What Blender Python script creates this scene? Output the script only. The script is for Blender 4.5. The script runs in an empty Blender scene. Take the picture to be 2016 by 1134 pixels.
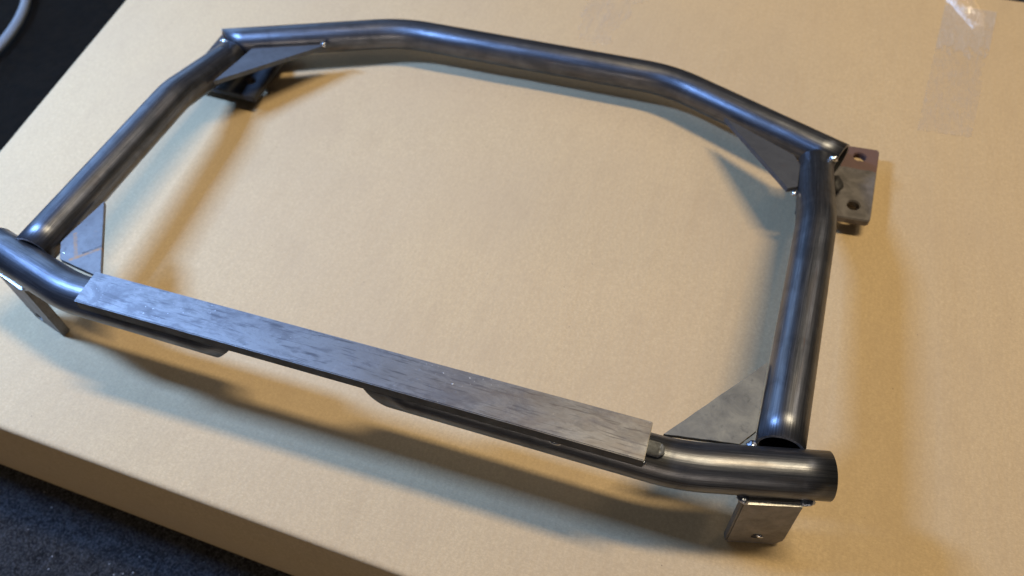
import bpy, bmesh, math, random
from mathutils import Vector, Matrix, noise
random.seed(7)
S = 0.021                                   # one tube radius in metres
TILT = math.atan(0.07)                      # the frame stands higher at the front than at the rear
# frame space (tube radii, front tube along x) -> world (box top is z = 0)
M = Matrix.Scale(S, 4) @ Matrix.Rotation(-TILT, 4, 'X') @ Matrix.Translation((0, 0, 5))
sc = bpy.context.scene

# ------------------------------------------------------------------ camera
R = Matrix(((0.94929603, 0.31407857, -0.01384567), (-0.23459084, 0.73698994, 0.63388719), (0.20929451, -0.59849852, 0.77330157)))
cam_d = bpy.data.cameras.new('camera'); cam = bpy.data.objects.new('camera', cam_d); sc.collection.objects.link(cam)
cam.matrix_world = Matrix.Translation(M @ Vector((13.2053, -15.4111, 28.6974))) @ (Matrix.Rotation(-TILT, 3, 'X') @ R.transposed()).to_4x4()
cam_d.sensor_width = 36; cam_d.lens = 36 * 1506.77 / 2016
cam_d.clip_start = 0.02; cam_d.clip_end = 100
cam_d.dof.use_dof = True; cam_d.dof.focus_distance = 0.66; cam_d.dof.aperture_fstop = 5.0
sc.camera = cam

# ------------------------------------------------------------------ light
w = bpy.data.worlds.new("World"); sc.world = w; w.use_nodes = True
w.node_tree.nodes['Background'].inputs[0].default_value = (0.85, 0.9, 1.0, 1)
w.node_tree.nodes['Background'].inputs[1].default_value = 0.022
sc.view_settings.view_transform = 'Standard'; sc.view_settings.look = 'None'
sc.view_settings.exposure = 0; sc.view_settings.gamma = 1

def lamp(name, loc, aim, sx, sy, power, color, roll=0):
    d = bpy.data.lights.new(name, 'AREA'); d.shape = 'RECTANGLE'; d.size = sx * S; d.size_y = sy * S
    d.energy = power; d.color = color
    o = bpy.data.objects.new(name, d); sc.collection.objects.link(o)
    a, b = M @ Vector(loc), M @ Vector(aim)
    z = (a - b).normalized(); x = (Vector((1, 0, 0)) - z * z.x).normalized()
    if roll: x = Matrix.Rotation(roll, 3, z) @ x
    y = z.cross(x)
    o.matrix_world = Matrix.Translation(a) @ Matrix((x, y, z)).transposed().to_4x4()
    return o
lamp('cool_strip_lamp', (-52, -1.5, 59), (-66, 0, -5), 30, 8, 71, (0.26, 0.48, 1.0))
lamp('warm_strip_lamp', (52, 29, 180), (2, 10, -4), 70, 13, 122, (1.0, 0.82, 0.53))
lamp('daylight_doorway', (-135, 95, 62), (0, 10, 0), 130, 105, 46, (0.37, 0.60, 1.0))
lamp('front_fill_lamp', (30, -170, 38), (0, 0, 0), 120, 12, 23, (1.0, 0.84, 0.68))  # added fill lamp out of view, brightens the box's front panel
lamp('far_strip_lamp', (130, 112, 190), (0, 10, 0), 16, 130, 26, (1.0, 0.88, 0.76))

# ------------------------------------------------------------------ materials
class NT:
    def __init__(s, name):
        s.m = bpy.data.materials.new(name); s.m.use_nodes = True; s.t = s.m.node_tree; s.n = s.t.nodes
        s.b = s.n['Principled BSDF']
    def add(s, ty, **k):
        n = s.n.new(ty)
        for a, v in k.items():
            if a.startswith('i_'):
                key = a[2:]; key = int(key) if key.isdigit() else key.replace('_', ' ')
                n.inputs[key].default_value = v
            else: setattr(n, a, v)
        return n
    def link(s, a, b): s.t.links.new(a, b)
    def coord(s, scale=(1, 1, 1), uv=False, rot=(0, 0, 0), loc=(0, 0, 0)):
        tc = s.add('ShaderNodeTexCoord'); mp = s.add('ShaderNodeMapping')
        mp.inputs['Scale'].default_value = scale; mp.inputs['Rotation'].default_value = rot; mp.inputs['Location'].default_value = loc
        s.link(tc.outputs['UV' if uv else 'Object'], mp.inputs[0]); return mp.outputs[0]
    def noise(s, vec, scale, detail=4, rough=.55, dist=0):
        n = s.add('ShaderNodeTexNoise', i_Scale=scale, i_Detail=detail, i_Roughness=rough, i_Distortion=dist)
        s.link(vec, n.inputs['Vector']); return n.outputs['Fac']
    def ramp(s, fac, stops, interp='LINEAR'):
        r = s.add('ShaderNodeValToRGB'); r.color_ramp.interpolation = interp
        e = r.color_ramp.elements
        while len(e) < len(stops): e.new(.5)
        for q, (p, c) in zip(e, stops):
            q.position = p; q.color = (c, c, c, 1) if isinstance(c, (int, float)) else (*c, 1)
        s.link(fac, r.inputs[0]); return r.outputs[0]
    def mix(s, fac, a, b, mode='MIX'):
        n = s.add('ShaderNodeMix', data_type='RGBA', blend_type=mode)
        for i, v in ((0, fac), (6, a), (7, b)):
            if hasattr(v, 'links'): s.link(v, n.inputs[i])
            elif i == 0: n.inputs[0].default_value = v
            else: n.inputs[i].default_value = (*v, 1)
        return n.outputs[2]
    def math(s, op, a, b=0.0):
        n = s.add('ShaderNodeMath', operation=op)
        for i, v in ((0, a), (1, b)):
            if hasattr(v, 'links'): s.link(v, n.inputs[i])
            else: n.inputs[i].default_value = v
        return n.outputs[0]
    def bump(s, h, strength, dist):
        n = s.add('ShaderNodeBump', i_Strength=strength, i_Distance=dist); s.link(h, n.inputs['Height'])
        s.link(n.outputs[0], s.b.inputs['Normal']); return n
    def line_mask(s, p, q, width, soft):
        """1 along the straight mark p-q (object space, xy), fading with noise"""
        tc = s.add('ShaderNodeTexCoord'); xyz = s.add('ShaderNodeSeparateXYZ'); s.link(tc.outputs['Object'], xyz.inputs[0])
        L = math.hypot(q[0] - p[0], q[1] - p[1]); d = ((q[0] - p[0]) / L, (q[1] - p[1]) / L); c = ((p[0] + q[0]) / 2, (p[1] + q[1]) / 2)
        x = s.math('SUBTRACT', xyz.outputs[0], c[0]); y = s.math('SUBTRACT', xyz.outputs[1], c[1])
        along = s.math('ABSOLUTE', s.math('ADD', s.math('MULTIPLY', x, d[0]), s.math('MULTIPLY', y, d[1])))
        across = s.math('ABSOLUTE', s.math('SUBTRACT', s.math('MULTIPLY', x, d[1]), s.math('MULTIPLY', y, d[0])))
        m1 = s.ramp(s.math('DIVIDE', across, width), [(.4, 1), (1, 0)]); m2 = s.math('LESS_THAN', along, L / 2)
        return s.math('MULTIPLY', s.math('MULTIPLY', m1, m2), s.ramp(s.noise(s.coord(), soft, 5, .7), [(.35, .15), (.6, 1)]))
    def set(s, **k):
        for a, v in k.items():
            i = s.b.inputs[a.replace('_', ' ')]
            if hasattr(v, 'links'): s.link(v, i)
            else: i.default_value = (*v, 1) if isinstance(v, tuple) else v

def mat_steel(name, dark, light, rough, rust=0.0, seed=0.0):
    """mill-scale tube steel; u runs along the tube, v around it"""
    t = NT(name)
    uv = t.coord((1, 1, 1), uv=True, loc=(seed, 0, 0))
    streak = t.noise(t.coord((1.2, 30, 1), uv=True, loc=(seed, seed, 0)), 3, 5, .6)
    blot = t.noise(t.coord((1, 1, 1), loc=(seed, 0, 0)), 22, 5, .6, .6)
    fine = t.noise(t.coord((1, 1, 1)), 900, 3)
    base = t.mix(t.ramp(streak, [(.3, 0), (.72, 1)]), dark, light)
    base = t.mix(t.ramp(blot, [(.42, 0), (.62, .55)]), base, tuple(c * .55 for c in dark))
    warm = t.ramp(t.noise(t.coord((1.5, 6, 1), uv=True, loc=(seed + 7, 2, 0)), 2.2, 5, .6), [(.48, 0), (.68, .35)])
    base = t.mix(warm, base, (.17, .14, .115))
    if rust:
        rm = t.ramp(t.noise(t.coord((2, 9, 1), uv=True, loc=(3 + seed, 1, 0)), 3.0, 6, .7), [(.62, 0), (.74, rust)])
        base = t.mix(rm, base, (.16, .075, .035))
    sc_ = t.ramp(t.noise(t.coord((3, 160, 1), uv=True, loc=(seed, 3, 0)), 2.2, 3, .6), [(.60, 0), (.72, .45)])
    base = t.mix(sc_, base, (.5, .5, .52))
    r = t.math('ADD', t.math('MULTIPLY', streak, .16), t.math('MULTIPLY', blot, .22))
    t.set(Base_Color=base, Metallic=.92, Roughness=t.math('ADD', r, rough - .17))
    t.bump(t.math('ADD', t.math('MULTIPLY', streak, .6), t.math('MULTIPLY', fine, .35)), .25, .0004)
    return t.m
TUBE = mat_steel('mill_scale_tube_steel', (.075, .079, .09), (.20, .207, .228), .36, .5)
INSIDE = NT('dark_tube_bore'); INSIDE.set(Base_Color=(.02, .018, .016), Metallic=.4, Roughness=.7); INSIDE = INSIDE.m

def mat_plate(name, dark, light, rough, sx=(1, 1, 1), scale=40, rust=.5, metal=.85, lo=.25, hi=.75, rustcol=(.17, .08, .04), marks=()):
    t = NT(name)
    v = t.coord(sx)
    a = t.noise(v, scale, 8, .68, .35)
    b = t.noise(t.coord(sx, loc=(.3, .1, 0)), scale * 3.2, 5, .6, .5)
    f = t.noise(t.coord(), 1200, 3)
    base = t.mix(t.ramp(a, [(lo, 0), (hi, 1)]), dark, light)
    base = t.mix(t.ramp(b, [(.60, 0), (.75, .5)]), base, tuple(c * .5 for c in dark))
    rm = t.ramp(t.noise(t.coord(sx, loc=(.9, .4, 0)), scale * .8, 7, .75), [(.60, 0), (.70, rust)])
    base = t.mix(rm, base, rustcol)
    for p, q, wd, col in marks: base = t.mix(t.line_mask(p, q, wd, 260), base, col)
    rr = t.math('ADD', t.ramp(a, [(lo, rough + .12), (hi, rough)]), t.math('MULTIPLY', b, .1))
    t.set(Base_Color=base, Metallic=metal, Roughness=rr)
    t.bump(t.math('ADD', t.math('MULTIPLY', b, .5), t.math('MULTIPLY', f, .4)), .22, .0004)
    return t.m
GUSSET = mat_plate('grey_gusset_steel', (.125, .125, .122), (.23, .235, .228), .52, scale=45, rust=.35)
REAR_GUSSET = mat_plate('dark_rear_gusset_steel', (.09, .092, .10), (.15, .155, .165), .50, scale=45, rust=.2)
BRACKET = mat_plate('dark_bracket_steel', (.17, .155, .14), (.31, .29, .27), .50, scale=60, rust=.5)

def mat_bar():
    t = NT('hot_rolled_flat_bar_steel')
    a = t.noise(t.coord((.5, 1, 1)), 40, 10, .72, .5)
    b = t.noise(t.coord((.45, 1, 1), loc=(.5, .2, 0)), 95, 8, .62, .5)
    c = t.noise(t.coord((.06, 1, 1), loc=(.1, .7, 0), rot=(0, 0, .03)), 420, 4, .6, .3)
    e = t.noise(t.coord((.6, 1, 1), loc=(.8, .1, 0)), 190, 5, .7)
    f = t.noise(t.coord(), 1400, 3)
    base = t.mix(t.ramp(a, [(.40, 0), (.50, .6), (.58, 1)]), (.16, .16, .165), (.31, .305, .30))
    base = t.mix(t.ramp(b, [(.53, 0), (.63, .38), (.80, .7)]), base, (.085, .085, .09))
    base = t.mix(t.ramp(c, [(.56, 0), (.63, .6)]), base, (.07, .07, .08))
    base = t.mix(t.ramp(e, [(.62, 0), (.70, .5)]), base, (.10, .10, .11))
    # browner, rusty mill scale towards the right-hand end (a property of the bar itself)
    tc = t.add('ShaderNodeTexCoord'); sx = t.add('ShaderNodeSeparateXYZ'); t.link(tc.outputs['Object'], sx.inputs[0])
    g = t.ramp(t.math('ADD', t.math('MULTIPLY', sx.outputs[0], 1.0 / (S * 13)), t.math('MULTIPLY', a, .5)), [(.25, 0), (.85, 1)])
    rust = t.math('MULTIPLY', g, t.ramp(t.noise(t.coord((.4, 1, 1), loc=(.2, .9, 0)), 48, 9, .72, .5), [(.40, .05), (.60, .5)]))
    base = t.mix(rust, base, (.15, .115, .09))
    speck = t.ramp(t.noise(t.coord((.8, 1, 1)), 420, 2), [(.68, 0), (.72, 1)])
    zone = t.ramp(t.noise(t.coord((.5, 1, 1), loc=(.33, .4, 0)), 30, 3), [(.50, 0), (.60, .9)])
    base = t.mix(t.math('MULTIPLY', speck, zone), base, (.8, .8, .82))
    rr = t.math('ADD', t.ramp(a, [(.38, .46), (.58, .33)]), t.math('MULTIPLY', b, .12))
    t.set(Base_Color=base, Metallic=.85, Roughness=rr)
    t.bump(t.math('ADD', t.math('ADD', t.math('MULTIPLY', b, .6), t.math('MULTIPLY', speck, .5)), t.math('MULTIPLY', f, .3)), .3, .0005)
    return t.m
BAR = mat_bar()
def mat_simple(name, col, metal, rough, bump=0, bs=500, var=.3):
    t = NT(name); a = t.noise(t.coord(), bs, 4)
    base = t.mix(t.ramp(a, [(.35, 0), (.65, 1)]), tuple(c * (1 - var) for c in col), tuple(min(1, c * (1 + var)) for c in col))
    t.set(Base_Color=base, Metallic=metal, Roughness=rough)
    if bump: t.bump(a, bump, .0006)
    return t.m
WELD = mat_simple('bright_tack_weld', (.62, .63, .66), 1, .22, .5, 700)
BLUED = mat_simple('heat_blued_weld', (.36, .39, .47), 1, .28, .6, 500)
SOOT = mat_simple('sooty_weld', (.03, .028, .028), .3, .6, .6, 400)
GROUND_EDGE = NT('ground_steel_edge')
_a = GROUND_EDGE.noise(GROUND_EDGE.coord((60, 1, 1)), 60, 3)
GROUND_EDGE.set(Base_Color=GROUND_EDGE.mix(GROUND_EDGE.ramp(_a, [(.35, 0), (.65, 1)]), (.45, .44, .42), (.85, .84, .82)), Metallic=.85, Roughness=.36)
GROUND_EDGE.bump(_a, .3, .0004); GROUND_EDGE = GROUND_EDGE.m

def mat_card():
    t = NT('kraft_cardboard')
    fib = t.noise(t.coord((1, 2.0, 1)), 330, 6, .8)
    fib2 = t.noise(t.coord((2.2, 1, 1), loc=(.2, 0, 0)), 150, 6, .75)
    big = t.noise(t.coord(), 5.5, 4, .5)
    mid = t.noise(t.coord((1, .35, 1)), 40, 5, .6)
    base = t.mix(t.ramp(fib, [(.3, 0), (.7, 1)]), (.43, .307, .160), (.625, .462, .264))
    base = t.mix(t.ramp(fib2, [(.36, .6), (.58, 0)]), base, (.43, .31, .175))
    base = t.mix(t.ramp(big, [(.4, 0), (.65, .30)]), base, (.45, .33, .20))
    base = t.mix(t.ramp(mid, [(.50, 0), (.72, .28)]), base, (.42, .30, .17))
    # dark specks
    vo = t.add('ShaderNodeTexVoronoi', i_Scale=52.0); t.link(t.coord(), vo.inputs['Vector'])
    rnd = t.add('ShaderNodeSeparateColor'); t.link(vo.outputs['Color'], rnd.inputs[0])
    sp = t.math('MULTIPLY', t.math('LESS_THAN', vo.outputs['Distance'], .035), t.math('GREATER_THAN', rnd.outputs[0], .72))
    base = t.mix(t.math('MULTIPLY', sp, .6), base, (.12, .08, .05))
    # rows of short scuff marks near the front edge
    tc = t.add('ShaderNodeTexCoord'); xyz = t.add('ShaderNodeSeparateXYZ'); t.link(tc.outputs['Object'], xyz.inputs[0])
    def box(o, c, h):
        return t.ramp(t.math('ABSOLUTE', t.math('SUBTRACT', o, c * S)), [(0, 1), (h * S * .6, 1), (h * S, 0)])
    zone = t.math('MULTIPLY', box(xyz.outputs[0], 9.7, 2.4), box(xyz.outputs[1], -2.9, 2.4))
    scr = t.ramp(t.noise(t.coord((1, .16, 1), rot=(0, 0, .12)), 520, 3, .6), [(.70, 0), (.76, .75)])
    base = t.mix(t.math('MULTIPLY', scr, zone), base, (.10, .07, .045))
    t.set(Base_Color=base, Roughness=.88); t.b.inputs['Specular IOR Level'].default_value = .18
    # faint flutes running front to back, stronger near the front left edge
    wv = t.add('ShaderNodeTexWave', wave_type='BANDS', bands_direction='X', i_Scale=30.0, i_Distortion=.6, i_Detail=2.0); t.link(t.coord(), wv.inputs['Vector'])
    st = t.noise(t.coord((1, .05, 1)), 28, 3, .5)
    h = t.math('ADD', t.math('MULTIPLY', fib, .22), t.math('ADD', t.math('MULTIPLY', wv.outputs['Fac'], .10), t.math('MULTIPLY', st, 1.1)))
    t.bump(h, .42, .0014)
    return t.m
CARD = mat_card()

def mat_floor():
    t = NT('rough_dark_floor')
    a = t.noise(t.coord(), 85, 8, .78, .4); b = t.noise(t.coord(), 300, 5, .75)
    vo = t.add('ShaderNodeTexVoronoi', i_Scale=210.0); t.link(t.coord(), vo.inputs['Vector'])
    rn = t.add('ShaderNodeSeparateColor'); t.link(vo.outputs['Color'], rn.inputs[0])
    base = t.mix(t.ramp(a, [(.42, 0), (.60, 1)]), (.008, .008, .010), (.085, .087, .090))
    base = t.mix(t.ramp(b, [(.50, 0), (.60, .8)]), base, (.17, .17, .175))
    base = t.mix(t.ramp(b, [(.36, .8), (.46, 0)]), base, (.006, .006, .007))
    gl = t.math('MULTIPLY', t.math('LESS_THAN', vo.outputs['Distance'], .22), t.math('GREATER_THAN', rn.outputs[1], .975))
    base = t.mix(gl, base, (.75, .75, .75))
    t.set(Base_Color=base, Roughness=t.ramp(b, [(.3, .62), (.7, .30)]))
    t.bump(t.math('ADD', a, t.math('MULTIPLY', b, .35)), 1.0, .03)
    return t.m
FLOOR = mat_floor()

# ------------------------------------------------------------------ helpers
def obj(name, bm, mats, parent=None, smooth=False, loc=None, matrix=None):
    me = bpy.data.meshes.new(name)
    bmesh.ops.recalc_face_normals(bm, faces=bm.faces); bm.to_mesh(me); bm.free()
    for m_ in (mats if isinstance(mats, (list, tuple)) else [mats]): me.materials.append(m_)
    if smooth:
        for p in me.polygons: p.use_smooth = True
    o = bpy.data.objects.new(name, me); sc.collection.objects.link(o)
    if matrix is not None: o.matrix_world = matrix
    if loc: o.location = loc
    if parent: o.parent = parent
    return o
def tag(o, label=None, cat=None, kind=None, group=None):
    for k, v in (('label', label), ('category', cat), ('kind', kind), ('group', group)):
        if v: o[k] = v
    return o

# ------------------------------------------------------------------ the setting (world space, box top at z = 0)
def G(x, y, z=0): return Vector((x * S, y * S, z * S))
HB = 10.5
bm = bmesh.new()
n = 60
fl = [[bm.verts.new((-3 + 6 * i / n, -3 + 6 * j / n, -HB * S)) for j in range(n + 1)] for i in range(n + 1)]
for i in range(n):
    for j in range(n): bm.faces.new((fl[i][j], fl[i + 1][j], fl[i + 1][j + 1], fl[i][j + 1]))
tag(obj('floor', bm, FLOOR), 'dark rough floor under the cardboard box', kind='structure')

box = bpy.data.objects.new('cardboard_box', None); sc.collection.objects.link(box)
box.location = G(10, 18, -HB)
tag(box, 'large closed kraft cardboard box the steel frame lies on', 'box')
def Lx(y): return -29.8 - .109 * (y + 5.3)          # left edge runs slightly askew
def Fy(x): return -5.32 - .0225 * (x + 18)          # front edge
XR, YB = 52.0, 45.3
def dz(x, y):                                        # gentle waviness of the board
    d = .10 * noise.noise(Vector((x * .07, y * .05, 3.1))) + .04 * noise.noise(Vector((x * .3, y * .08, 1.0)))
    rx = 27.2 - .03 * y                              # long soft crease on the right
    d += .05 * math.exp(-((x - rx) / .5) ** 2) * (1 - math.exp(-max(0, 32 - y) / 8))
    return d
bm = bmesh.new()
NX, NY = 170, 110
rows = []
for j in range(-5, NY + 1):
    row = []
    for i in range(-4, NX + 1):
        u = max(i, 0) / NX; v = max(j, 0) / NY
        y0 = v; x = Lx(Fy(0) + v * (YB - Fy(0))) ; x = x + u * (XR - x)
        y = Fy(x) + v * (YB - Fy(x))
        fade = min(1, v * 12, u * 12, (1 - v) * 12)
        z = dz(x, y) * max(0, fade)
        if j < 0:                                    # edge rolled over the front
            a = -j / 5 * math.pi / 2; y -= .28 * math.sin(a) ; z -= .28 * (1 - math.cos(a))
        if i < 0:
            a = -i / 4 * math.pi / 2; x -= .25 * math.sin(a); z -= .25 * (1 - math.cos(a))
        row.append(bm.verts.new(G(x, y, z) - box.location))
    rows.append(row)
for a, b in zip(rows, rows[1:]):
    for k in range(len(a) - 1): bm.faces.new((a[k], a[k + 1], b[k + 1], b[k]))
obj('top_panel', bm, CARD, box, True)
def wall(name, p0, p1, ztop, bulge, out):
    bm = bmesh.new(); N, K_ = 60, 10
    g = []
    for i in range(N + 1):
        col = []
        for k in range(K_ + 1):
            s, t_ = i / N, k / K_
            p = Vector(p0).lerp(Vector(p1), s); b = bulge * math.sin(math.pi * s) * math.sin(math.pi * t_)
            col.append(bm.verts.new(G(p.x + out[0] * b, p.y + out[1] * b, ztop + (-HB - ztop) * t_) - box.location))
        g.append(col)
    for a, b in zip(g, g[1:]):
        for k in range(K_): bm.faces.new((a[k], b[k], b[k + 1], a[k + 1]))
    return obj(name, bm, CARD, box, True)
wall('front_panel', (Lx(-5.3) - .1, Fy(-30) - .275), (XR, Fy(XR) - .275), -.27, .35, (0, -1))
wall('side_panel', (Lx(-5.3) - .24, Fy(-30) - .1), (Lx(YB) - .24, YB), -.2, .2, (-1, 0))
wall('side_panel', (XR, Fy(XR)), (XR, YB), 0, .2, (1, 0))
wall('back_panel', (Lx(YB), YB), (XR, YB), -.01, .2, (0, 1))

# ------------------------------------------------------------------ the welded frame (children modelled in frame space)
frame = bpy.data.objects.new('welded_steel_frame', None); sc.collection.objects.link(frame)
FM = M.copy()
# Empty: unscaled, at the frame's front-centre on the board
frame.matrix_world = Matrix.Translation(Vector((0, 0, 0))) @ Matrix.Rotation(-TILT, 4, 'X')
tag(frame, 'dark welded frame of bent steel tubes with flat bar in front, on the cardboard', 'metal frame')
def F(x, y, z=0): return Vector((x, y, z + 5)) * S          # frame space -> the Empty's local space
def Fv(p): return F(p[0], p[1], p[2] if len(p) > 2 else 0)

def centreline(pts, radii, step=.35):
    """polyline with rounded bends, in frame space"""
    P = [Vector(p) for p in pts]; out = [P[0]]
    for i in range(1, len(P) - 1):
        a = (P[i - 1] - P[i]).normalized(); b = (P[i + 1] - P[i]).normalized()
        ang = math.pi - a.angle(b); r = radii[i - 1]; t = r * math.tan(ang / 2)
        s, e = P[i] + a * t, P[i] + b * t
        N = max(5, int(ang * r / step) + 4)
        for k in range(N + 1):
            q = k / N; out.append(s * (1 - q) ** 2 + P[i] * 2 * q * (1 - q) + e * q * q)
    out.append(P[-1])
    res = []                                         # densify the straights
    for a, b in zip(out, out[1:]):
        m_ = max(1, int((b - a).length / 1.2))
        for k in range(m_): res.append(a.lerp(b, k / m_))
    res.append(out[-1]); return res

def tube(name, pts, radii, parent, mat=None, r=1.0, wall_t=.14, cut0=None, cut1=None, seg=48, dent=None):
    """hollow tube; cut0/cut1 are (normal) vectors of mitre planes at the ends"""
    C = centreline(pts, radii); bm = bmesh.new(); uvl = bm.loops.layers.uv.new('UVMap')
    T = []
    for i in range(len(C)):
        a = C[max(0, i - 1)]; b = C[min(len(C) - 1, i + 1)]; T.append((b - a).normalized())
    L = [0]
    for a, b in zip(C, C[1:]): L.append(L[-1] + (b - a).length)
    def ring(i, rad):
        t = T[i]; up = Vector((0, 0, 1)); sd = up.cross(t).normalized(); up2 = t.cross(sd)
        vs = []
        for k in range(seg):
            a = 2 * math.pi * k / seg; off = sd * math.cos(a) * rad + up2 * math.sin(a) * rad
            p = C[i] + off
            for j, cut in ((0, cut0), (len(C) - 1, cut1)):
                if i == j and cut is not None:
                    nn = Vector(cut); p = p - t * (off.dot(nn) / t.dot(nn))
            vs.append(bm.verts.new(Fv(p)))
        return vs
    O = [ring(i, r) for i in range(len(C))]; I = [ring(i, r - wall_t) for i in range(len(C))]
    def skin(A, mi):
        for i in range(len(A) - 1):
            for k in range(seg):
                k2 = (k + 1) % seg
                f = bm.faces.new((A[i][k], A[i][k2], A[i + 1][k2], A[i + 1][k])); f.material_index = mi; f.smooth = True
                for lp, (ii, kk) in zip(f.loops, ((i, k), (i, k + 1), (i + 1, k + 1), (i + 1, k))):
                    lp[uvl].uv = (L[ii] / 12, kk / seg)
    skin(O, 0); skin(I, 1)
    for idx in (0, -1):
        for k in range(seg):
            k2 = (k + 1) % seg
            f = bm.faces.new((O[idx][k], O[idx][k2], I[idx][k2], I[idx][k])); f.material_index = 2
    o = obj(name, bm, [mat or TUBE, INSIDE, EDGE], parent)
    return o
EDGE = mat_simple('cut_tube_edge', (.52, .50, .48), .8, .38, .2)

ZR = -1.24
tf = math.tan(0.2419); tr = math.tan(-0.409)
# front tube, in two lengths: the middle of it is cut away below the flat bar
bend_x = 12 + .73 / tf
tube('front_tube', [(-20.75, -.73 + tf * 8.75, 0), (-bend_x, 0, 0), (-5.9, -.03, 0)], [7], frame, cut1=(1, 0, -1.0))
tube('front_tube', [(1.85, -.02, 0), (bend_x - .1, 0, 0), (20.62, -.73 + tf * 8.62, 0)], [9], frame, cut0=(1, 0, 1.2))
# rear tube
cx = 10 + (27.344 - 27.072) / tr
tube('rear_tube', [(-20.5, 27.072 + tr * 10.5, ZR), (-cx, 27.344, ZR), (cx, 27.344, ZR), (20.25, 27.072 + tr * 10.25, ZR)], [9, 9], frame,
     cut0=(-1, -1.1, 0), cut1=(1, -.42, 0))
# side tubes
def side(s):
    a = 1.540; xb = 18.72 + math.cos(a) * 10.5
    dx = math.cos(1.573)
    y1 = 2.0 if s > 0 else 1.65
    p0 = (s * (18.72 - math.cos(a) * (5 - y1)), y1, 0)
    pb = (s * (xb + .02), 15.6, 0.02) if s > 0 else (-xb - .1, 15.0, 0.05)
    pe = (18.9, 21.8, -1.25) if s > 0 else (-19.6, 21.6, -1.4)
    tube('side_tube', [p0, pb, pe], [8 if s > 0 else 6], frame)
side(1); side(-1)

def plate(name, pts, th, mat, parent, normal=None, bevel=.03, edge_mat=None, holes=(), rough=0):
    """flat plate: pts are the corners of its top face (frame space, planar), th thickness below"""
    P = [Vector(p) for p in pts]
    nn = Vector((0, 0, 0))
    for i in range(1, len(P) - 1): nn += (P[i] - P[0]).cross(P[i + 1] - P[0])
    nn.normalize()
    if normal is not None and nn.dot(Vector(normal)) < 0: nn = -nn
    O = P[0]; ex = (P[1] - P[0]).normalized(); ey = nn.cross(ex)
    outline = [((p - O).dot(ex), (p - O).dot(ey)) for p in P]
    if rough:                                        # ragged flame-cut edges
        o2 = []
        for i, a in enumerate(outline):
            b = outline[(i + 1) % len(outline)]; N = 10
            for k in range(N):
                t_ = k / N; j = 0 if k == 0 else rough
                o2.append((a[0] + (b[0] - a[0]) * t_ + random.uniform(-j, j), a[1] + (b[1] - a[1]) * t_ + random.uniform(-j, j)))
        outline = o2
    bm = bmesh.new()
    loops = [[bm.verts.new((x, y, 0)) for x, y in outline]]
    for (hx, hy, hr) in holes:
        loops.append([bm.verts.new((hx + hr * math.cos(2 * math.pi * k / 24), hy + hr * math.sin(2 * math.pi * k / 24), 0)) for k in range(24)])
    ed = []
    for lp in loops:
        for i in range(len(lp)): ed.append(bm.edges.new((lp[i], lp[(i + 1) % len(lp)])))
    bmesh.ops.triangle_fill(bm, edges=ed, use_beauty=True)
    # drop anything filled inside the holes
    for f in list(bm.faces):
        c_ = f.calc_center_median()
        if any((c_.x - hx) ** 2 + (c_.y - hy) ** 2 < (hr * .98) ** 2 and all(((v.co.x - hx) ** 2 + (v.co.y - hy) ** 2) < (hr * 1.02) ** 2 for v in f.verts) for hx, hy, hr in holes):
            bmesh.ops.delete(bm, geom=[f], context='FACES_ONLY')
    ext = bmesh.ops.extrude_face_region(bm, geom=list(bm.faces))
    for v in [g for g in ext['geom'] if isinstance(g, bmesh.types.BMVert)]: v.co.z -= th
    bmesh.ops.recalc_face_normals(bm, faces=bm.faces)
    sharp = [e for e in bm.edges if len(e.link_faces) == 2 and e.calc_face_angle(0) > .6]
    if bevel: bmesh.ops.bevel(bm, geom=sharp, offset=bevel, segments=2, affect='EDGES', clamp_overlap=True)
    for v in bm.verts: v.co = Fv(O + ex * v.co.x + ey * v.co.y + nn * v.co.z)
    return obj(name, bm, mat, parent)

# gusset plates: hypotenuse ends, snipped corner
UP = (0, 0, 1)
plate('gusset_plate', [(17.66, 6.1, .12), (13.95, 1.16, .12), (17.0, 1.66, .12), (17.6, 2.5, .12)], .22, GUSSET, frame, UP, .02, rough=.012)
GL = mat_plate('gusset_steel_with_scribe_rust', (.13, .128, .125), (.235, .23, .222), .46, scale=40, rust=.5, rustcol=(.26, .16, .10), marks=[((-17.3 * S, 3.35 * S), (-16.1 * S, 1.9 * S), .13 * S, (.34, .19, .10)), ((-16.35 * S, 1.65 * S), (-15.1 * S, 3.05 * S), .13 * S, (.36, .19, .09)), ((-16.0 * S, 2.25 * S), (-15.2 * S, 3.2 * S), .10 * S, (.09, .085, .085))])
tag(plate('gusset_plate', [(-17.35, 5.8, .12), (-14.1, 1.2, .12), (-16.85, 1.6, .12), (-17.6, 2.6, .12)], .28, GL, frame, UP, .02), 'grey gusset plate with rusty scribe lines')
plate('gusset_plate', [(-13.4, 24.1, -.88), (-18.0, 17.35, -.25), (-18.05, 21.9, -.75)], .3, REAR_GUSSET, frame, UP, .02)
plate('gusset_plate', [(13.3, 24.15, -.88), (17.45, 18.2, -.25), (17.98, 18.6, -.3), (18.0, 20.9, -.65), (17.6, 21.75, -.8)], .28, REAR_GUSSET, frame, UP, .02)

ROD = mat_simple('dull_round_rod_steel', (.20, .21, .22), .35, .45, .3, 300)
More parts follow.
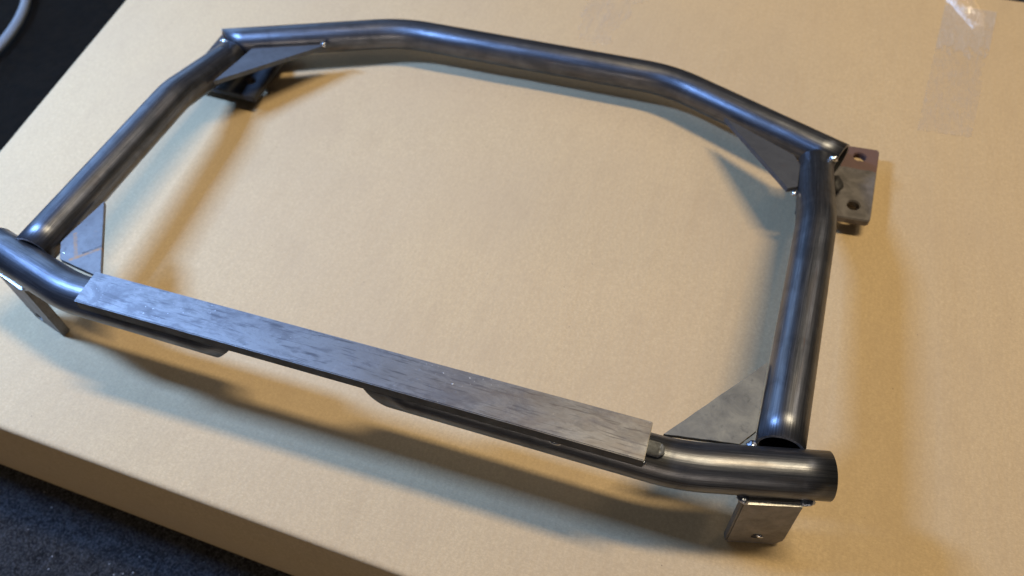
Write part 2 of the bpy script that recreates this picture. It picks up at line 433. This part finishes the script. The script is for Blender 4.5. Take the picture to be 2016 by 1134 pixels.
# flat bar laid along the front, on a thin round rod
BAR_SIDE = mat_plate('dark_bar_side_steel', (.045, .045, .05), (.10, .10, .105), .48, scale=50, rust=.2)
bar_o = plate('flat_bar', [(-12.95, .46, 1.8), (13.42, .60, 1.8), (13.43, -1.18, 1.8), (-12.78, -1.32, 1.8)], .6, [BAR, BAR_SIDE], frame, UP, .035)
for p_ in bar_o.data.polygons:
    if p_.normal.z < .35: p_.material_index = 1  # side and lower faces take the darker steel
tube('spacer_rod', [(-12.2, -.2, 1.08), (13.9, -.16, 1.08)], [], frame, mat=ROD, r=.3, wall_t=.299, seg=24)

# front brackets: plates hanging from the outer side of the front tube down to the board
def bracket(pt, pb, th, holes, snip):
    # pt, pb = (x,y) of the two ends of the front face at top (z=-.62); same face at the foot
    zt, zb = -.60, -4.98
    A, B = pt; Cc, D = pb
    pts = [(A[0], A[1], zt), (B[0], B[1], zt), (D[0], D[1], zb + .45), (D[0] + (Cc[0] - D[0]) * .14, D[1] + (Cc[1] - D[1]) * .14, zb), (Cc[0], Cc[1], zb)]
    if not snip: pts = [pts[0], pts[1], (D[0], D[1], zb), (Cc[0], Cc[1], zb)]
    b = plate('mounting_bracket', pts, th, BRACKET, frame, (0, -1, 0), .07, holes=holes)
    return b
b1 = bracket(((17.62, -.42), (19.98, .20)), ((17.72, -.38), (20.12, .28)), .46, [(1.30, -3.5, .17)], True)
b2 = bracket(((-18.12, -.18), (-20.6, .48)), ((-18.12, -.02), (-20.6, .60)), .46, [(1.75, 3.75, .20)], False)
# ground-bright top edges
plate('ground_edge', [(17.68, -.50, -.68), (19.90, .10, -.68), (19.80, .47, -.575), (17.58, -.13, -.575)], .05, GROUND_EDGE, b1, (0, -.2, 1), .01)
plate('ground_edge', [(-18.15, -.26, -.68), (-20.6, .42, -.68), (-20.5, .79, -.575), (-18.05, .11, -.575)], .05, GROUND_EDGE, b2, (0, -.2, 1), .01)

# rear foot plates with two bolt holes each
def foot_mat():
    t = NT('foot_plate_steel_red_oxide')
    a = t.noise(t.coord(), 60, 6, .6, .5); f = t.noise(t.coord(), 900, 3)
    tc = t.add('ShaderNodeTexCoord'); sx = t.add('ShaderNodeSeparateXYZ'); t.link(tc.outputs['Object'], sx.inputs[0])
    base = t.mix(t.ramp(a, [(.38, 0), (.62, 1)]), (.10, .09, .085), (.17, .155, .148))
    red = t.math('GREATER_THAN', t.math('ADD', sx.outputs[1], t.math('MULTIPLY', t.math('SUBTRACT', a, .5), .012)), 23.45 * S)
    base = t.mix(t.math('MULTIPLY', red, t.ramp(a, [(.3, .55), (.7, .95)])), base, (.16, .085, .07))
    t.set(Base_Color=base, Metallic=.55, Roughness=.55); t.bump(t.math('ADD', a, f), .2, .0004)
    return t.m
FOOT = foot_mat()
def foot(s):
    z = -2.3; x0, x1 = (18.4 if s > 0 else 16.7), 22.42; y0, y1 = 19.3, 25.5
    k = .035
    def q(x, y): return (s * (x + (y - 19.3) * .045), y + (x - 22.3) * .06, z + k * (y - 22))
    pts = [q(x0, y0), q(x1 - .15, y0), q(x1, y0 + .15), q(x1, y1 - .15), q(x1 - .15, y1), q(x0, y1)]
    holes = []
    hs = [(21.40, 20.4), (21.35, 24.6), (19.2, 20.4), (19.2, 24.6)] if s > 0 else [(21.40, 20.4), (21.35, 24.6), (17.75, 20.8), (18.2, 24.0)]
    P0, P1 = Vector(pts[0]), Vector(pts[1]); ex = (P1 - P0).normalized(); nn = Vector((0, 0, 1)) ; 
    nrm = Vector((0, 0, 0)); PV = [Vector(p) for p in pts]
    for i in range(1, len(PV) - 1): nrm += (PV[i] - PV[0]).cross(PV[i + 1] - PV[0])
    nrm.normalize(); nrm = nrm if nrm.z > 0 else -nrm
    ey = nrm.cross(ex)
    for h in hs:
        d = Vector(q(*h)) - P0; holes.append((d.dot(ex), d.dot(ey), .36))
    return plate('foot_plate', pts, .45, FOOT if s > 0 else FOOT_SHADED, frame, UP, .05, holes=holes)
FOOT_SHADED = mat_plate('shade_darkened_foot_steel', (.030, .030, .033), (.065, .064, .066), .60, scale=50, rust=.3, metal=.5)  # far-left foot plate: its shade is put into a darker base colour
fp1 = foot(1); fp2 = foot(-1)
tag(fp1, 'foot plate with two bolt holes and a red oxide patch at its far end')

def blob(name, c, r, mat, parent, sx=1, sy=1, sz=1, seed=0):
    bm = bmesh.new(); bmesh.ops.create_icosphere(bm, subdivisions=3, radius=1)
    for v in bm.verts:
        k = 1 + .28 * noise.noise(v.co * 1.6 + Vector((seed, 0, 0)))
        v.co = Fv((c[0] + v.co.x * r * sx * k, c[1] + v.co.y * r * sy * k, c[2] + v.co.z * r * sz * k))
    return obj(name, bm, mat, parent, True)
for i, (c, r, m_, s_) in enumerate([
        ((-13.6, 23.75, -.75), .17, WELD, (1, 1, 1)), ((-20.35, 22.1, -.75), .22, WELD, (1.5, .7, .6)),
        ((19.72, 21.72, -.5), .22, WELD, (1.1, .9, .9)), ((17.85, 18.05, -.35), .16, WELD, (.9, 1.4, .9)),
        ((17.55, 1.75, .05), .26, BLUED, (1.0, 1.1, .8)), ((17.55, -.28, -.55), .22, BLUED, (1.1, 1.3, .8)),
        ((20.0, .42, -.62), .24, BLUED, (1.3, 1.2, .8)), ((-17.95, .02, -.62), .24, BLUED, (1.3, 1.1, .8)),
        ((-16.95, 2.0, .0), .2, WELD, (1.2, .7, .6)), ((20.3, 21.3, -1.95), .55, SOOT, (.7, 1.1, .7)),
        ((-20.3, 21.3, -1.95), .5, SOOT, (.7, 1.1, .7)), ((13.38, -.95, 1.15), .2, BLUED, (.8, .6, .7)),
        ((9.9, -1.0, 1.05), .24, WELD, (1.3, .6, .6)), ((18.98, -.05, -4.08), .13, WELD, (1.2, .6, 1)), ((-19.6, 2.25, -.1), .14, WELD, (1, .6, .6))]):  # the bead low on the right bracket stands in for a nut in its hole
    blob('weld_bead', c, r, m_, frame, *s_, seed=i * 3.3)
blob('rod_end', (13.9, -.16, 1.08), .29, ROD, frame, .8, .95, .95, 50)

# ------------------------------------------------------------------ clear packing tape on the box, top right
def mat_tape(name='clear_packing_tape', lo=.06, hi=.26, gloss=.02, top=0):
    t = NT(name)
    tc = t.add('ShaderNodeTexCoord')
    n1 = t.noise(t.coord((1, .5, 1)), 85, 6, .65); n2 = t.noise(t.coord((1, .12, 1)), 330, 4, .6, .4)
    out = t.n['Material Output']
    tr_ = t.add('ShaderNodeBsdfTransparent'); mixs = t.add('ShaderNodeMixShader')
    t.set(Base_Color=(.66, .56, .45), Roughness=.25); t.b.inputs['Specular IOR Level'].default_value = .9
    t.bump(t.math('ADD', n1, t.math('MULTIPLY', n2, .8)), .8, .0015)
    fac = t.math('ADD', t.ramp(n1, [(.35, lo), (.65, hi)]), t.ramp(n2, [(.56, 0), (.64, .22)]))
    if top:
        sx = t.add('ShaderNodeSeparateXYZ'); t.link(tc.outputs['Object'], sx.inputs[0])
        up = t.ramp(t.math('ADD', t.math('MULTIPLY', sx.outputs[1], 1 / (S * 14)), t.math('MULTIPLY', n1, .5)), [(.38, 0), (.42, .30), (.7, .34)])
        fac = t.math('ADD', fac, up)
    t.link(fac, mixs.inputs[0]); t.link(tr_.outputs[0], mixs.inputs[1]); t.link(t.b.outputs[0], mixs.inputs[2])
    gl = t.add('ShaderNodeBsdfGlossy'); gl.inputs['Color'].default_value = (gloss, gloss, gloss, 1); gl.inputs['Roughness'].default_value = .14
    t.link([n for n in t.n if n.type == 'BUMP'][0].outputs[0], gl.inputs['Normal'])
    ad = t.add('ShaderNodeAddShader'); t.link(mixs.outputs[0], ad.inputs[0]); t.link(gl.outputs[0], ad.inputs[1])
    t.link(ad.outputs[0], out.inputs['Surface'])
    return t.m
TAPE = mat_tape(top=1)
bm = bmesh.new(); NA, NB = 36, 90
pl, pr_ = [], []
g = []
for j in range(NB + 1):
    v = j / NB; row = []
    a = Vector((25.14, 29.35)).lerp(Vector((26.75, 43.6)), v); b = Vector((28.33, 29.5)).lerp(Vector((30.25, 43.5)), v)
    if .42 < v < .62: b = b.lerp(a, .06 + .03 * math.sin(v * 90))       # torn, ragged middle
    for i in range(NA + 1):
        u = i / NA; p = a.lerp(b, u)
        wr = max(0, 1 - v / .28) * .07 * abs(noise.noise(Vector((u * 14 + v * 6, v * 2.2, 5)))) + .02 * abs(noise.noise(Vector((u * 9, v * 22, 8))))
        if j == 0: p.y += .12 * noise.noise(Vector((u * 25, 0, 0)))
        row.append(bm.verts.new(G(p.x, p.y, .03 + dz(p.x, p.y) + wr) - G(27, 36)))
    g.append(row)
for a, b in zip(g, g[1:]):
    for k in range(NA): bm.faces.new((a[k], a[k + 1], b[k + 1], b[k]))
tape = obj('packing_tape', bm, TAPE, None, True, loc=G(27, 36))
tag(tape, 'strip of wrinkled clear packing tape stuck to the box near the far right', 'tape')
# loose curled flap of film at the tape's far end
bm = bmesh.new(); g = []
for j in range(25):
    v = j / 24; row = []
    a = Vector((26.6, 44.2)).lerp(Vector((28.5, 40.9)), v); b = Vector((28.4, 45.2)).lerp(Vector((29.75, 41.7)), v)
    if v > .7: b = b.lerp(a + Vector((.5, .1)), (v - .7) / .3 * .6)
    for i in range(17):
        u = i / 16; p = a.lerp(b, u)
        z = .12 + .75 * math.sin(math.pi * min(1, u * 1.05)) ** .7 * (1 - v * .75) + .10 * noise.noise(Vector((u * 3, v * 5, 2)))
        row.append(bm.verts.new(G(p.x, p.y, z) - G(27, 36)))
    g.append(row)
for a, b in zip(g, g[1:]):
    for k in range(16): bm.faces.new((a[k], a[k + 1], b[k + 1], b[k]))
fl_ = obj('film_flap', bm, mat_tape('loose_clear_film', .05, .14, .35), tape, True)

# ------------------------------------------------------------------ faint torn tape patch on the box beyond the rear tube
bm = bmesh.new(); g = []
for j in range(50):
    v = j / 49; row = []
    a = Vector((.9, 39.5)).lerp(Vector((1.9, 32.6)), v); b = Vector((5.8, 40)).lerp(Vector((3.9, 32.2)), v)
    a.x += .5 * noise.noise(Vector((v * 9, 1, 1))); b.x += .8 * noise.noise(Vector((v * 7, 4, 1)))
    for i in range(21):
        u = i / 20; p = a.lerp(b, u)
        if j == 49: p.y += .5 * noise.noise(Vector((u * 8, 2, 0)))
        row.append(bm.verts.new(G(p.x, p.y, .025 + dz(p.x, p.y) + .08 * abs(noise.noise(Vector((u * 10 + v * 5, v * 2.5, 3))))) - G(3, 36)))
    g.append(row)
for a, b in zip(g, g[1:]):
    for k in range(20): bm.faces.new((a[k], a[k + 1], b[k + 1], b[k]))
TAPE2 = mat_tape('torn_tape_residue', 0.0, .14)
tag(obj('packing_tape', bm, TAPE2, None, True, loc=G(3, 36)), 'faint torn patch of clear tape on the box behind the rear tube', 'tape')

# ------------------------------------------------------------------ black mat added to keep the floor dark, grey hose, top left
def mat_added_dark():
    t = NT('added_black_mat'); a = t.noise(t.coord(), 60, 6, .7); b = t.noise(t.coord(), 260, 3)
    t.set(Base_Color=t.mix(t.ramp(a, [(.35, 0), (.7, 1)]), (.005, .0035, .0015), (.014, .009, .004)), Roughness=.85)
    t.b.inputs['Specular IOR Level'].default_value = .2
    t.bump(t.math('ADD', a, t.math('MULTIPLY', b, .3)), .6, .004); return t.m
bm = bmesh.new(); g = []
for i in range(41):
    row = []
    for j in range(49):
        x, y = -78 + 43 * i / 40, 13 + 50 * j / 48
        row.append(bm.verts.new(G(x, y, .25 + .35 * noise.noise(Vector((x * .12, y * .12, 7)))) - G(-55, 36)))
    g.append(row)
for a, b in zip(g, g[1:]):
    for k in range(48): bm.faces.new((a[k], b[k], b[k + 1], a[k + 1]))
bmesh.ops.solidify(bm, geom=bm.faces, thickness=.2 * S)
tag(obj('added_dark_mat', bm, mat_added_dark(), None, True, loc=G(-55, 36, -HB)), 'added black mat darkening the floor beyond the left edge of the box', 'mat')

def hose():
    N = 90; pts = []
    for k in range(N):
        a = math.radians(-150 + 330 * k / (N - 1))
        pts.append(Vector((-67.7 + 14.2 * math.cos(a), 28.3 + 14.2 * math.sin(a), 1.2 + .3 * math.sin(a * 2))))
    bm = bmesh.new(); rings = []; seg = 16
    for i, p in enumerate(pts):
        r = .42
        t = (pts[min(i + 1, N - 1)] - pts[max(i - 1, 0)]).normalized(); sd = t.cross(Vector((0, 0, 1))).normalized(); up = sd.cross(t)
        rings.append([bm.verts.new(G(*(p + sd * math.cos(2 * math.pi * k / seg) * r + up * math.sin(2 * math.pi * k / seg) * r)) - G(-67.7, 28.3)) for k in range(seg)])
    for a, b in zip(rings, rings[1:]):
        for k in range(seg): bm.faces.new((a[k], a[(k + 1) % seg], b[(k + 1) % seg], b[k]))
    return bm
HOSE = mat_simple('grey_rubber_hose', (.16, .17, .18), 0, .3, .4, 900)
tag(obj('hose', hose(), HOSE, None, True, loc=G(-67.7, 28.3, -HB)), 'curved grey hose lying on the added black mat', 'hose')
